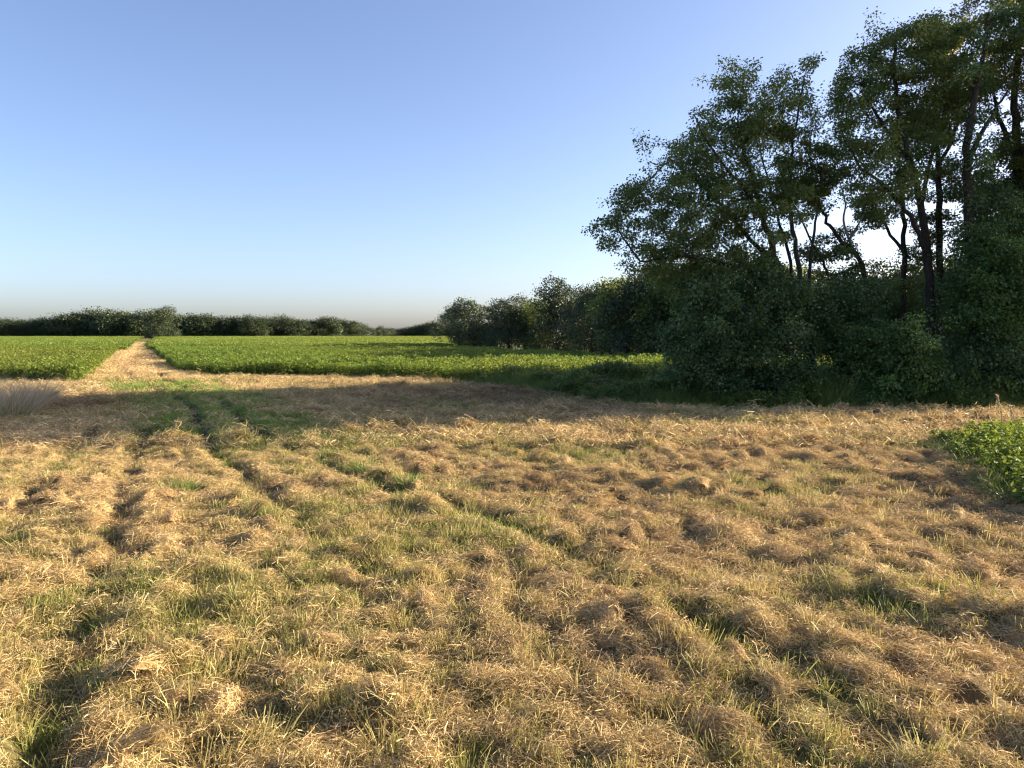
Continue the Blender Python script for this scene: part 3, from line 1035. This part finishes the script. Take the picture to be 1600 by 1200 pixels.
TREES = {}
TREES['a'] = belt_tree('maple_tree', 'spreading many-stemmed maple at the left end of the near trees', 'tree', 29.5, 0.22,
    [[(1272, 640), (1266, 560), (1248, 480), (1215, 415), (1192, 340), (1172, 270), (1152, 195)],
     [(1262, 520), (1250, 440), (1238, 360), (1233, 290, .4), (1243, 200, .4), (1256, 120, .4)],
     [(1248, 480), (1200, 440, -.6), (1140, 415, -1), (1070, 400, -1.2), (1000, 408, -1.2)],
     [(1215, 415), (1160, 360, .8), (1110, 300, 1), (1050, 250, 1.2)],
     [(1192, 340), (1165, 300, -1), (1110, 230, -1.4), (1085, 180, -1.4)],
     [(1258, 500), (1228, 385, .9), (1204, 300, 1.1), (1186, 215, 1.1)],
     [(1264, 520), (1266, 410, .6), (1277, 330, .8), (1284, 262, .8)]],
    [(1165, 205, 80, 75, 0, 1.9, 1), (1100, 300, 100, 80, 0, 2.3, 1.1), (1010, 305, 62, 48, 0, 1.5, .9), (965, 368, 42, 38, -.6, 1.1, .8),
     (1060, 385, 85, 50, -.5, 1.8, .9), (1150, 135, 48, 26, 0, 1.1, 1), (1185, 320, 80, 85, 0, 2.0, .6), (1236, 150, 26, 60, .4, .9, .55),
     (1266, 100, 22, 22, .4, .7, .8), (1195, 160, 42, 45, 0, 1.3, .7), (1075, 225, 42, 48, .4, 1.2, .8), (1262, 190, 26, 60, .6, .9, .6), (1120, 420, 110, 45, 0, 2.2, 1)],
    72500, M_TREE, natt=1350, holes=0.62)
TREES['l'] = belt_tree('leaning_tree', 'slender tree leaning left across the sky gap with a dead limb', 'tree', 31.5, 0.13,
    [[(1372, 636), (1366, 510), (1345, 412), (1312, 372), (1288, 340), (1272, 290), (1262, 235)],
     [(1345, 412), (1300, 430, .8), (1285, 410, .9), (1255, 350, 1), (1226, 290, 1.2), (1210, 225, 1.2)]],
    [(1262, 280, 48, 60, 0, 1.5, .8), (1290, 390, 45, 32, .5, 1.3, .8), (1235, 230, 40, 50, .8, 1.2, .8), (1310, 450, 60, 35, 0, 1.5, 1), (1288, 230, 26, 45, .4, .9, .6)],
    20300, M_TREE, natt=330, bare=[[(1345, 412), (1328, 378), (1318, 345), (1321, 318), (1312, 285)], [(1326, 376), (1338, 356), (1350, 335)]])
TREES['b'] = belt_tree('forked_tree', 'tall forked tree rising right of the sky gap', 'tree', 30.0, 0.2,
    [[(1456, 640), (1456, 500), (1450, 400), (1440, 330), (1424, 255), (1404, 180), (1396, 110), (1402, 45)],
     [(1450, 400), (1422, 338, -.8), (1388, 296, -1.2), (1345, 262, -1.4), (1318, 215, -1.4)],
     [(1440, 330), (1452, 260, 1), (1475, 180, 1.4), (1490, 90, 1.5)],
     [(1424, 255), (1375, 190, .5), (1345, 130, .7)]],
    [(1405, 85, 68, 52, 0, 1.9, 1), (1345, 150, 45, 55, .3, 1.5, .9), (1440, 150, 55, 60, .6, 1.9, .8), (1345, 245, 52, 38, -1.2, 1.3, .9),
     (1385, 285, 62, 36, -1, 1.7, 1), (1480, 80, 42, 50, 1.2, 1.5, .8), (1322, 200, 32, 48, -1, 1.0, .9), (1325, 140, 36, 45, .3, 1.1, .8), (1425, 235, 50, 40, 0, 1.8, .6), (1480, 180, 35, 50, 1.4, 1.5, .7)],
    49300, M_TREE, natt=900, holes=0.5)
TREES['c'] = belt_tree('straight_tree', 'straight slim-trunked tree just behind the forked tree', 'tree', 33.0, 0.17,
    [[(1470, 632), (1468, 400), (1465, 260), (1462, 160), (1466, 70)], [(1465, 260), (1500, 190, .6), (1520, 120, .8)]],
    [(1470, 170, 42, 70, 0, 1.6, .8), (1480, 60, 42, 48, 0, 1.5, 1), (1512, 150, 40, 60, .6, 1.5, .9), (1495, 300, 40, 50, 0, 1.4, .7), (1450, 350, 30, 40, .5, 1.2, .5)],
    29000, M_GOLD, natt=420)
TREES['d'] = belt_tree('slim_tree', 'dark slim trunk standing between the leaning and the forked tree', 'tree', 34.0, 0.16,
    [[(1411, 630), (1409, 500), (1412, 400), (1410, 320), (1404, 245), (1400, 190)], [(1412, 400), (1375, 340, .5), (1362, 290, .8)]],
    [(1404, 225, 40, 45, 0, 1.3, 1), (1368, 320, 36, 42, .5, 1.2, .7), (1395, 470, 40, 45, .6, 1.4, 1), (1435, 420, 35, 45, .5, 1.3, 1)],
    17400, M_TREE, natt=330)
TREES['v'] = belt_tree('vine_clad_tree', 'dark tree thickly hung with vines at the right', 'tree', 29.0, 0.24,
    [[(1528, 645), (1524, 500), (1516, 350), (1511, 250), (1520, 165), (1535, 90), (1545, 20)], [(1511, 250), (1545, 190, .7), (1575, 140, 1)]],
    [(1516, 420, 36, 110, -.2, .9, 1.5), (1514, 250, 24, 100, 0, .65, 1.7), (1532, 540, 46, 90, -.2, 1.2, 1.3), (1535, 95, 45, 55, 0, 1.4, .7), (1565, 45, 50, 45, .5, 1.5, .7), (1550, 330, 40, 60, 0, 1.2, .9)],
    30450, M_BUSH, natt=760, spread=0.22)
TREES['e'] = belt_tree('gold_lit_tree', 'tall tree at the right edge, leaves coloured for golden backlight', 'tree', 31.5, 0.24,
    [[(1596, 645), (1594, 400), (1590, 250), (1584, 150), (1594, 60), (1604, -40)], [(1590, 250), (1560, 180, .6), (1545, 110, .8)], [(1590, 300), (1640, 200, .5), (1665, 100, .5)]],
    [(1575, 130, 50, 70, 0, 1.8, 1), (1610, 40, 70, 60, 0, 2.1, 1), (1610, 230, 60, 70, 0, 1.9, 1), (1565, 270, 36, 40, 0, 1.3, .8), (1665, 120, 60, 80, .5, 2, .8), (1600, -40, 60, 40, 0, 1.8, .8)],
    40600, M_GOLD, natt=740)

BL = (0.075, 0.14)
belt_tree('shrub', 'big dark shrub thicket under the left end maple', 'shrub', 27.6, 0.07,
    [[(1180, 640), (1175, 590), (1160, 540), (1150, 480)], [(1175, 600), (1110, 570, -.3), (1075, 545, -.3)], [(1175, 590), (1225, 540, .2), (1240, 480, .3)]],
    [(1110, 540, 82, 70, 0, 1.6, 1), (1085, 575, 48, 42, -.2, 1.1, 1), (1190, 540, 80, 85, 0, 1.6, 1), (1225, 600, 48, 40, -.3, 1.2, 1), (1130, 470, 85, 50, .4, 1.7, 1), (1210, 460, 60, 50, .6, 1.4, 1), (1150, 610, 50, 35, -.4, 1.1, 1)],
    43500, M_BUSH, step=0.3, leaf=BL, spread=0.2, holes=0.8, natt=900)
belt_tree('shrub', 'dark shrub filling the space right of the maple trunk', 'shrub', 28.6, 0.05,
    [[(1325, 640), (1325, 590), (1322, 540), (1325, 480)], [(1325, 590), (1290, 540, 0), (1280, 500, 0)]],
    [(1290, 500, 42, 50, 0, 1.2, 1), (1335, 480, 48, 45, .2, 1.3, 1), (1325, 545, 30, 40, 0, 1, 1), (1300, 622, 40, 18, 0, .9, 1), (1345, 600, 30, 35, 0, .9, 1)],
    18850, M_BUSH, step=0.3, leaf=BL, spread=0.2, holes=0.8, natt=420)
belt_tree('shrub', 'rounded green shrub with arching sprays before the slim trunks', 'shrub', 26.6, 0.05,
    [[(1405, 642), (1404, 600), (1400, 560), (1402, 520)], [(1404, 600), (1360, 560), (1335, 540)], [(1404, 600), (1445, 570), (1462, 550)]],
    [(1400, 545, 66, 48, 0, 1.4, 1), (1350, 550, 42, 40, 0, 1.1, 1), (1445, 585, 44, 40, 0, 1.2, 1), (1390, 605, 60, 34, -.2, 1.2, 1)],
    24650, M_BRIGHT, step=0.28, leaf=BL, spread=0.19, natt=520)
belt_tree('shrub', 'bright green leafy shrub climbing high at the right edge', 'shrub', 27.8, 0.07,
    [[(1572, 645), (1570, 560), (1562, 480), (1560, 400)], [(1570, 580), (1530, 520), (1515, 470)], [(1570, 560), (1610, 490), (1625, 430)]],
    [(1560, 400, 46, 40, 0, 1.3, 1), (1540, 470, 52, 45, -.2, 1.3, 1), (1600, 450, 50, 60, 0, 1.4, 1), (1500, 500, 36, 40, -.2, 1, 1)],
    24650, M_BRIGHT, step=0.3, leaf=BL, spread=0.21, natt=520)
belt_tree('shrub', 'dark shrub low at the right edge under the bright one', 'shrub', 26.8, 0.06,
    [[(1560, 648), (1558, 610), (1550, 570)], [(1558, 620), (1600, 590), (1625, 560)], [(1558, 620), (1515, 600), (1500, 570)]],
    [(1560, 580, 60, 50, 0, 1.4, 1), (1615, 570, 50, 60, 0, 1.4, 1), (1505, 590, 40, 45, 0, 1.2, 1), (1470, 618, 30, 22, 0, .8, .7)],
    27550, M_BUSH, step=0.28, leaf=BL, spread=0.2, holes=0.8, natt=560)
belt_tree('shrub', 'dark understorey shrub behind the slim trunks', 'shrub', 35.5, 0.07,
    [[(1400, 622), (1400, 560), (1395, 500)], [(1400, 590), (1450, 530), (1480, 480)], [(1400, 580), (1350, 520)]],
    [(1400, 500, 70, 60, 0, 1.6, 1), (1470, 490, 55, 75, 0, 1.6, 1), (1350, 500, 40, 40, 0, 1.3, 1), (1430, 570, 70, 40, 0, 1.6, 1)],
    24650, M_BUSH, step=0.34, leaf=(0.08, 0.14), spread=0.24, natt=420)
belt_tree('shrub', 'dark understorey shrub behind the vine-clad tree', 'shrub', 34.5, 0.07,
    [[(1560, 622), (1560, 540), (1555, 450)], [(1560, 560), (1620, 480), (1640, 420)], [(1560, 560), (1510, 480)]],
    [(1560, 440, 60, 80, 0, 1.8, 1), (1630, 430, 50, 90, 0, 1.8, 1), (1510, 470, 45, 60, 0, 1.4, 1), (1570, 560, 90, 50, 0, 1.8, 1)],
    26100, M_BUSH, step=0.36, leaf=(0.08, 0.14), spread=0.25, natt=420)

# the belt goes on past the right edge of the picture: its shade crosses the hay
for k, (src, x, y, s) in enumerate([('a', 26, 30.5, 1.0), ('b', 27, 34, 1.1), ('e', 31, 31.5, 1.1), ('a', 35, 32, 1.2), ('b', 34, 37.5, 1.15), ('e', 37, 41, 1.2),
                                    ('a', 40, 44.5, 1.3), ('b', 40, 36, 1.25), ('a', 44, 40.5, 1.25), ('e', 46, 34, 1.3), ('a', 50, 47, 1.35), ('b', 27.5, 37.5, 1.0), ('e', 31, 40, 1.05), ('b', 47, 44, 1.3), ('a', 30, 36, 1.1), ('b', 36, 35, 1.25), ('e', 42, 33.5, 1.3)]):
    copy_thing(TREES[src], (x, y, 0), (k % 2) * math.pi + 0.3 * math.sin(k * 2.3), (s, s, s), 'tree of the near belt standing beyond the right edge', 'trees beyond the right edge')


# ------------------------------------------------------------------ wood and far treeline
def wood_tree(name, label, cat, h, w, nclump, per, fsize, lo, group, mat=None, nb=9):
    root = thing(name, (0, 0, 0), label, cat, group)
    tk = Acc()
    P = np.array([(0, 0, -0.2), (0.05 * w, 0, h * 0.25), (0, 0.06 * w, h * 0.55), (0.04 * w, 0, h * 0.85)])
    V, F = tube(smooth_path(P, 4), np.linspace(0.035 * h * 0.6, 0.03, 13), 7); tk.add(V, F)
    C, R = [], []
    for k in range(nb):                                 # lobes of the crown
        an = RNG.uniform(0, 6.28); t = k / (nb - 1)
        z = h * (lo + 0.06 + (0.80 - lo) * t); rad = w * 0.5 * (0.62 if t < 0.65 else 0.62 - 0.9 * (t - 0.65))
        c = np.array((rad * math.cos(an), rad * math.sin(an), z)); r = w * RNG.uniform(0.24, 0.34) * (1 if t < 0.8 else 0.85)
        C.append(c); R.append(r)
        s = np.array((0, 0, max(z * 0.45, h * 0.12)))
        V, F = tube(smooth_path(np.array([s, (s + c) * 0.5 + RNG.normal(0, 0.1 * w, 3) * 0.3, c]), 3), np.linspace(0.011 * h, 0.02, 7), 5); tk.add(V, F)
    C = np.array(C); R = np.array(R)
    obj('trunk', tk.mesh('trunk', M_BARK, True), root)
    q = RNG.integers(0, nb, nclump)
    u = rdir(nclump, 0.12) * RNG.uniform(0.55, 1.05, nclump)[:, None]
    cl = C[q] + u * R[q][:, None] * np.array([1, 1, 0.82])
    cl = np.repeat(cl, per, 0); uu = np.repeat(u, per, 0); m = len(cl)
    c = cl + RNG.normal(0, 1, (m, 3)) * fsize * 1.6 * np.array([1, 1, 0.65])
    c[:, 2] = np.maximum(c[:, 2], 0.1)
    d = unit(uu + RNG.normal(0, 0.7, (m, 3)) + np.array([0, 0, -0.3])); nn = unit(unit(uu) * 0.7 + RNG.normal(0, 0.6, (m, 3)) + np.array([0, 0, 0.5]))
    L = RNG.uniform(0.7, 1.3, m) * fsize
    V, F = leaves(c, d, nn, L, L * 0.75, 0.15)
    tone = np.repeat(RNG.random(nclump) * 0.6, per) + RNG.normal(0.2, 0.15, m)
    obj('crown', mesh_np('crown', V, [F], mat or M_WOOD, {'rnd': np.repeat(np.clip(tone, 0, 1), 4)}), root)
    return root


GW = 'trees of the wood behind the right crop'
LW = 'leafy tree among those of the wood edge behind the right crop'
# prototypes stand in the picture themselves
MID = [wood_tree('wood_tree', 'low broad tree at the left tip of the wood behind the crop', 'tree', 7.4, 8.0, 520, 24, 0.21, 0.02, None),
       wood_tree('wood_tree', LW, 'tree', 7.8, 6.8, 460, 24, 0.20, 0.10, GW),
       wood_tree('wood_tree', 'round topped tree standing highest in the middle of the wood edge', 'tree', 8.6, 6.6, 460, 24, 0.20, 0.04, None),
       wood_tree('wood_tree', LW, 'tree', 8.0, 6.0, 440, 24, 0.20, 0.16, GW, M_TREE)]
mid_spots = [(0, 740, 113, 1.0), (2, 874, 98, 1.1), (1, 798, 106, .98), (3, 842, 104, .9),
             (1, 772, 118, .92), (3, 912, 94, .86), (1, 925, 84, 1.0), (0, 950, 80, .97), (3, 975, 74, 1.0), (2, 1000, 72, 1.0), (1, 1025, 68, 1.05), (0, 1040, 70, 1.15),
             (3, 1068, 66, 1.1), (1, 1105, 65, 1.12), (2, 1150, 66, 1.1), (0, 1200, 66, 1.1), (3, 1250, 66, 1.05), (1, 1300, 66, 1.0), (2, 1350, 66, 1.0), (0, 1400, 66, 1.05),
             (3, 1450, 66, 1.1), (1, 1500, 66, 1.1), (2, 1560, 66, 1.1), (0, 1620, 66, 1.1), (1, 905, 100, 1.05), (3, 830, 120, .92), (2, 960, 92, 1.0), (1, 1010, 82, 1.1), (0, 715, 121, .9), (2, 822, 112, .85), (0, 858, 112, .92), (1, 885, 108, .95)]
used = set()
rg = np.random.default_rng(3)
ORD = ['second', 'third', 'fourth', 'fifth', 'sixth', 'seventh', 'eighth', 'ninth', 'tenth', 'eleventh', 'twelfth', 'thirteenth', 'fourteenth', 'fifteenth', 'sixteenth']
seen_px = sorted(q[1] for q in mid_spots if q[1] < 1060)
for k, px, Y, s in mid_spots:
    if px < 1060:
        lab = 'wood tree behind the crop, %s from the tip of the wood' % (['foremost'] + ORD + ['seventeenth', 'eighteenth', 'nineteenth', 'twentieth', 'last'])[seen_px.index(px)]
    else:
        lab = 'wood tree glimpsed through the gaps of the near trees'
    x = (px - 800) / 1200 * Y * 1.0
    rz = rg.uniform(0, 6.28); sc = (s * rg.uniform(0.95, 1.1), s * rg.uniform(0.95, 1.1), s)
    if k not in used:
        used.add(k); o = MID[k]; o['label'] = o['label'] if 'among' not in o['label'] else lab; o['group'] = GW; o.location = (x, Y, 0); o.rotation_euler = (0, 0, rz); o.scale = sc
    else:
        copy_thing(MID[k], (x, Y, 0), rz, sc, lab, GW)

GF = 'trees of the far treeline'
LF = 'dark tree in the long treeline beyond the far end of the fields'
FAR = [wood_tree('treeline_tree', LF, 'tree', 11, 11, 300, 16, 0.48, 0.0, GF), wood_tree('treeline_tree', LF, 'tree', 12, 10, 300, 16, 0.48, 0.0, GF),
       wood_tree('treeline_tree', LF, 'tree', 10, 12, 300, 16, 0.48, 0.0, GF),
       wood_tree('treeline_tree', 'big round tree at the far end of the mown track', 'tree', 15.6, 17.0, 900, 18, 0.42, 0.0, None, M_WOOD, 14)]
FAR[3].location = (-172, 380, -0.2)
# silhouette of the treeline: (pixel x, pixel y of the tops, distance)
PROF = [(-120, 500, 455), (0, 501, 455), (60, 497, 455), (110, 493, 455), (140, 488, 455), (180, 491, 455), (215, 489, 455), (300, 494, 460), (360, 495, 465), (410, 494, 470), (470, 499, 480), (510, 498, 490),
        (550, 500, 500), (570, 509, 560), (620, 513, 640), (660, 507, 640), (690, 505, 640), (760, 506, 640), (860, 506, 640)]
fu = set(); px = -115.0
while px < 850:
    top = np.interp(px, [p[0] for p in PROF], [p[1] for p in PROF]); Y = np.interp(px, [p[0] for p in PROF], [p[2] for p in PROF]) + rg.uniform(-3, 9)
    H = CAM_H + (521 - top) / 1200 * Y
    k = int(rg.integers(0, 3)); s = H / (11, 12, 10)[k] * rg.uniform(0.88, 1.12)
    x = (px - 800) / 1200 * Y; rz = rg.uniform(0, 6.28); sc = (s * rg.uniform(1.1, 1.5), s * rg.uniform(1.1, 1.5), s)
    if k not in fu:
        fu.add(k); o = FAR[k]; o.location = (x, Y, -0.3); o.rotation_euler = (0, 0, rz); o.scale = sc
    else:
        copy_thing(FAR[k], (x, Y, -0.3), rz, sc, LF, GF)
    px += rg.uniform(7.5, 11.5) * 455 / Y


# ------------------------------------------------------------------ small things
def grass_clump(name, px, py, Y, label, cat, specs, group=None):
    p = at(px, py, Y); z = float(hgt(p[:1], p[1:2])[0])
    root = thing(name, (p[0], p[1], z), label, cat, group)
    for nm, args, mat in specs:
        V, F, r = blade_tuft(*args)
        obj(nm, mesh_np(nm, V, [F], mat, {'rnd': r}), root)
    return root


for px, py, Y, s, lab in [(8, 652, 22.6, 1.25, 'tall dry grass clump at the very left edge'), (34, 640, 25.0, 1.05, 'pale dry grass clump right beside the one at the left edge'),
                          (58, 628, 28.5, .95, 'dry grass clump nearest the dark corner of the left crop'), (-25, 650, 23.5, 1.2, 'dry grass clump cut off by the left edge')]:
    grass_clump('dry_grass_clump', px, py, Y, lab, 'dry grass',
                [('blades', (520, 0.6 * s, 0.6 * s, 1.5 * s, 0.006, 0.013, 0.38, 0.6, 0.2, 5), M_DRY), ('green_blades', (160, 0.6 * s, 0.4 * s, 0.8 * s, 0.010, 0.02, 0.4, 0.4, 0.2, 3), M_WEED)])
t = NT('tuft_green')
M_TUFT = leaf_material('tuft_blade', (0.05, 0.11, 0.015), (0.10, 0.19, 0.03), (0.22, 0.30, 0.07), 0.38)
for px, py, Y, s, n, lab in [(280, 772, 12.4, .24, 260, 'round green weed tuft between the left wheel ruts'), (500, 720, 15.3, .2, 120, 'green grass tuft where the right rut leaves the shade'),
                             (572, 742, 14.1, .24, 150, 'green grass tuft on the right rut edge in the sun'), (640, 765, 12.8, .2, 110, 'small green tuft lower along the right rut'),
                             (690, 642, 25.4, .45, 320, 'lush green grass tuft in the shaded brown hay'), (740, 640, 25.8, .4, 260, 'green tuft right of the lush one in the shaded hay'),
                             (4, 690, 18.3, .25, 160, 'green tuft at the left edge below the dry grass')]:
    grass_clump('grass_tuft', px, py, Y, lab, 'grass tuft', [('blades', (n, s, 0.10 + 0.2 * s, 0.22 + 0.3 * s, 0.006, 0.013, 0.5, 0.35, 0.25, 3), M_TUFT)])

# dry seed stalks behind the near soybean patch
for px, pt, pb, Y, lab in [(1563, 618, 668, 19.6, 'tall thin dry weed stalk behind the near soybean patch'), (1584, 635, 668, 19.2, 'dry weed stalk with a plump seed head'),
                           (1530, 645, 668, 19.4, 'short dry weed stalk at the tip of the soybean patch'), (1549, 648, 668, 19.7, 'shortest dry weed stalk between two taller ones')]:
    p = at(px, pb, Y); q = at(px - 4, pt, Y); z = float(hgt(p[:1], p[1:2])[0])
    root = thing('dry_weed_stalk', (p[0], p[1], z), lab, 'weed stalk')
    h = q[2] - z; a = Acc()
    Q = np.array([(0, 0, -0.03), (0.02, 0, h * 0.5), (q[0] - p[0], 0.03, h)])
    V, F = tube(smooth_path(Q, 4), np.linspace(0.012, 0.006, 9), 5); a.add(V, F)
    obj('stem', a.mesh('stem', M_DRY, True), root)
    n = 70; tt = RNG.uniform(0.66, 1.0, n)
    c = np.stack([(q[0] - p[0]) * tt, 0.03 * tt, h * tt], -1)
    d = unit(RNG.normal(0, 0.5, (n, 3)) + np.array([0, 0, 1.0])); L = RNG.uniform(0.04, 0.09, n)
    V, F = leaves(c, d, rdir(n), L, L * 0.35)
    obj('seed_head', mesh_np('seed_head', V, [F], M_DRY, {'rnd': np.repeat(RNG.random(n), 4)}), root)

# fallen branch lying in the weeds
p = at(925, 600, 31.0)
root = thing('fallen_branch', (p[0], p[1], 0.55), 'bare fallen branch lying in the shaded weeds', 'branch')
for nm, pts, r0 in [('branch', [(-1.0, 0, -0.1), (-0.4, -0.1, 0.08), (0.3, 0, 0.2), (1.1, 0.1, 0.18)], 0.03), ('twig', [(-0.3, -0.1, 0.1), (0.1, -0.2, 0.32), (0.55, -0.3, 0.38)], 0.015),
                    ('twig', [(0.3, 0, 0.2), (0.6, -0.1, 0.05), (1.0, -0.2, -0.05)], 0.014)]:
    Q = smooth_path(np.array(pts, float), 4); V, F = tube(Q, np.linspace(r0, r0 * 0.3, len(Q)), 6)
    a = Acc(); a.add(V, F); obj(nm, a.mesh(nm, M_PALE, True), root)

print('COUNTS clods', n_c, 'hay', n_h, 'stubble', n_s, 'crop', c1, c2, 'patch', n_p, 'weeds', n_w)
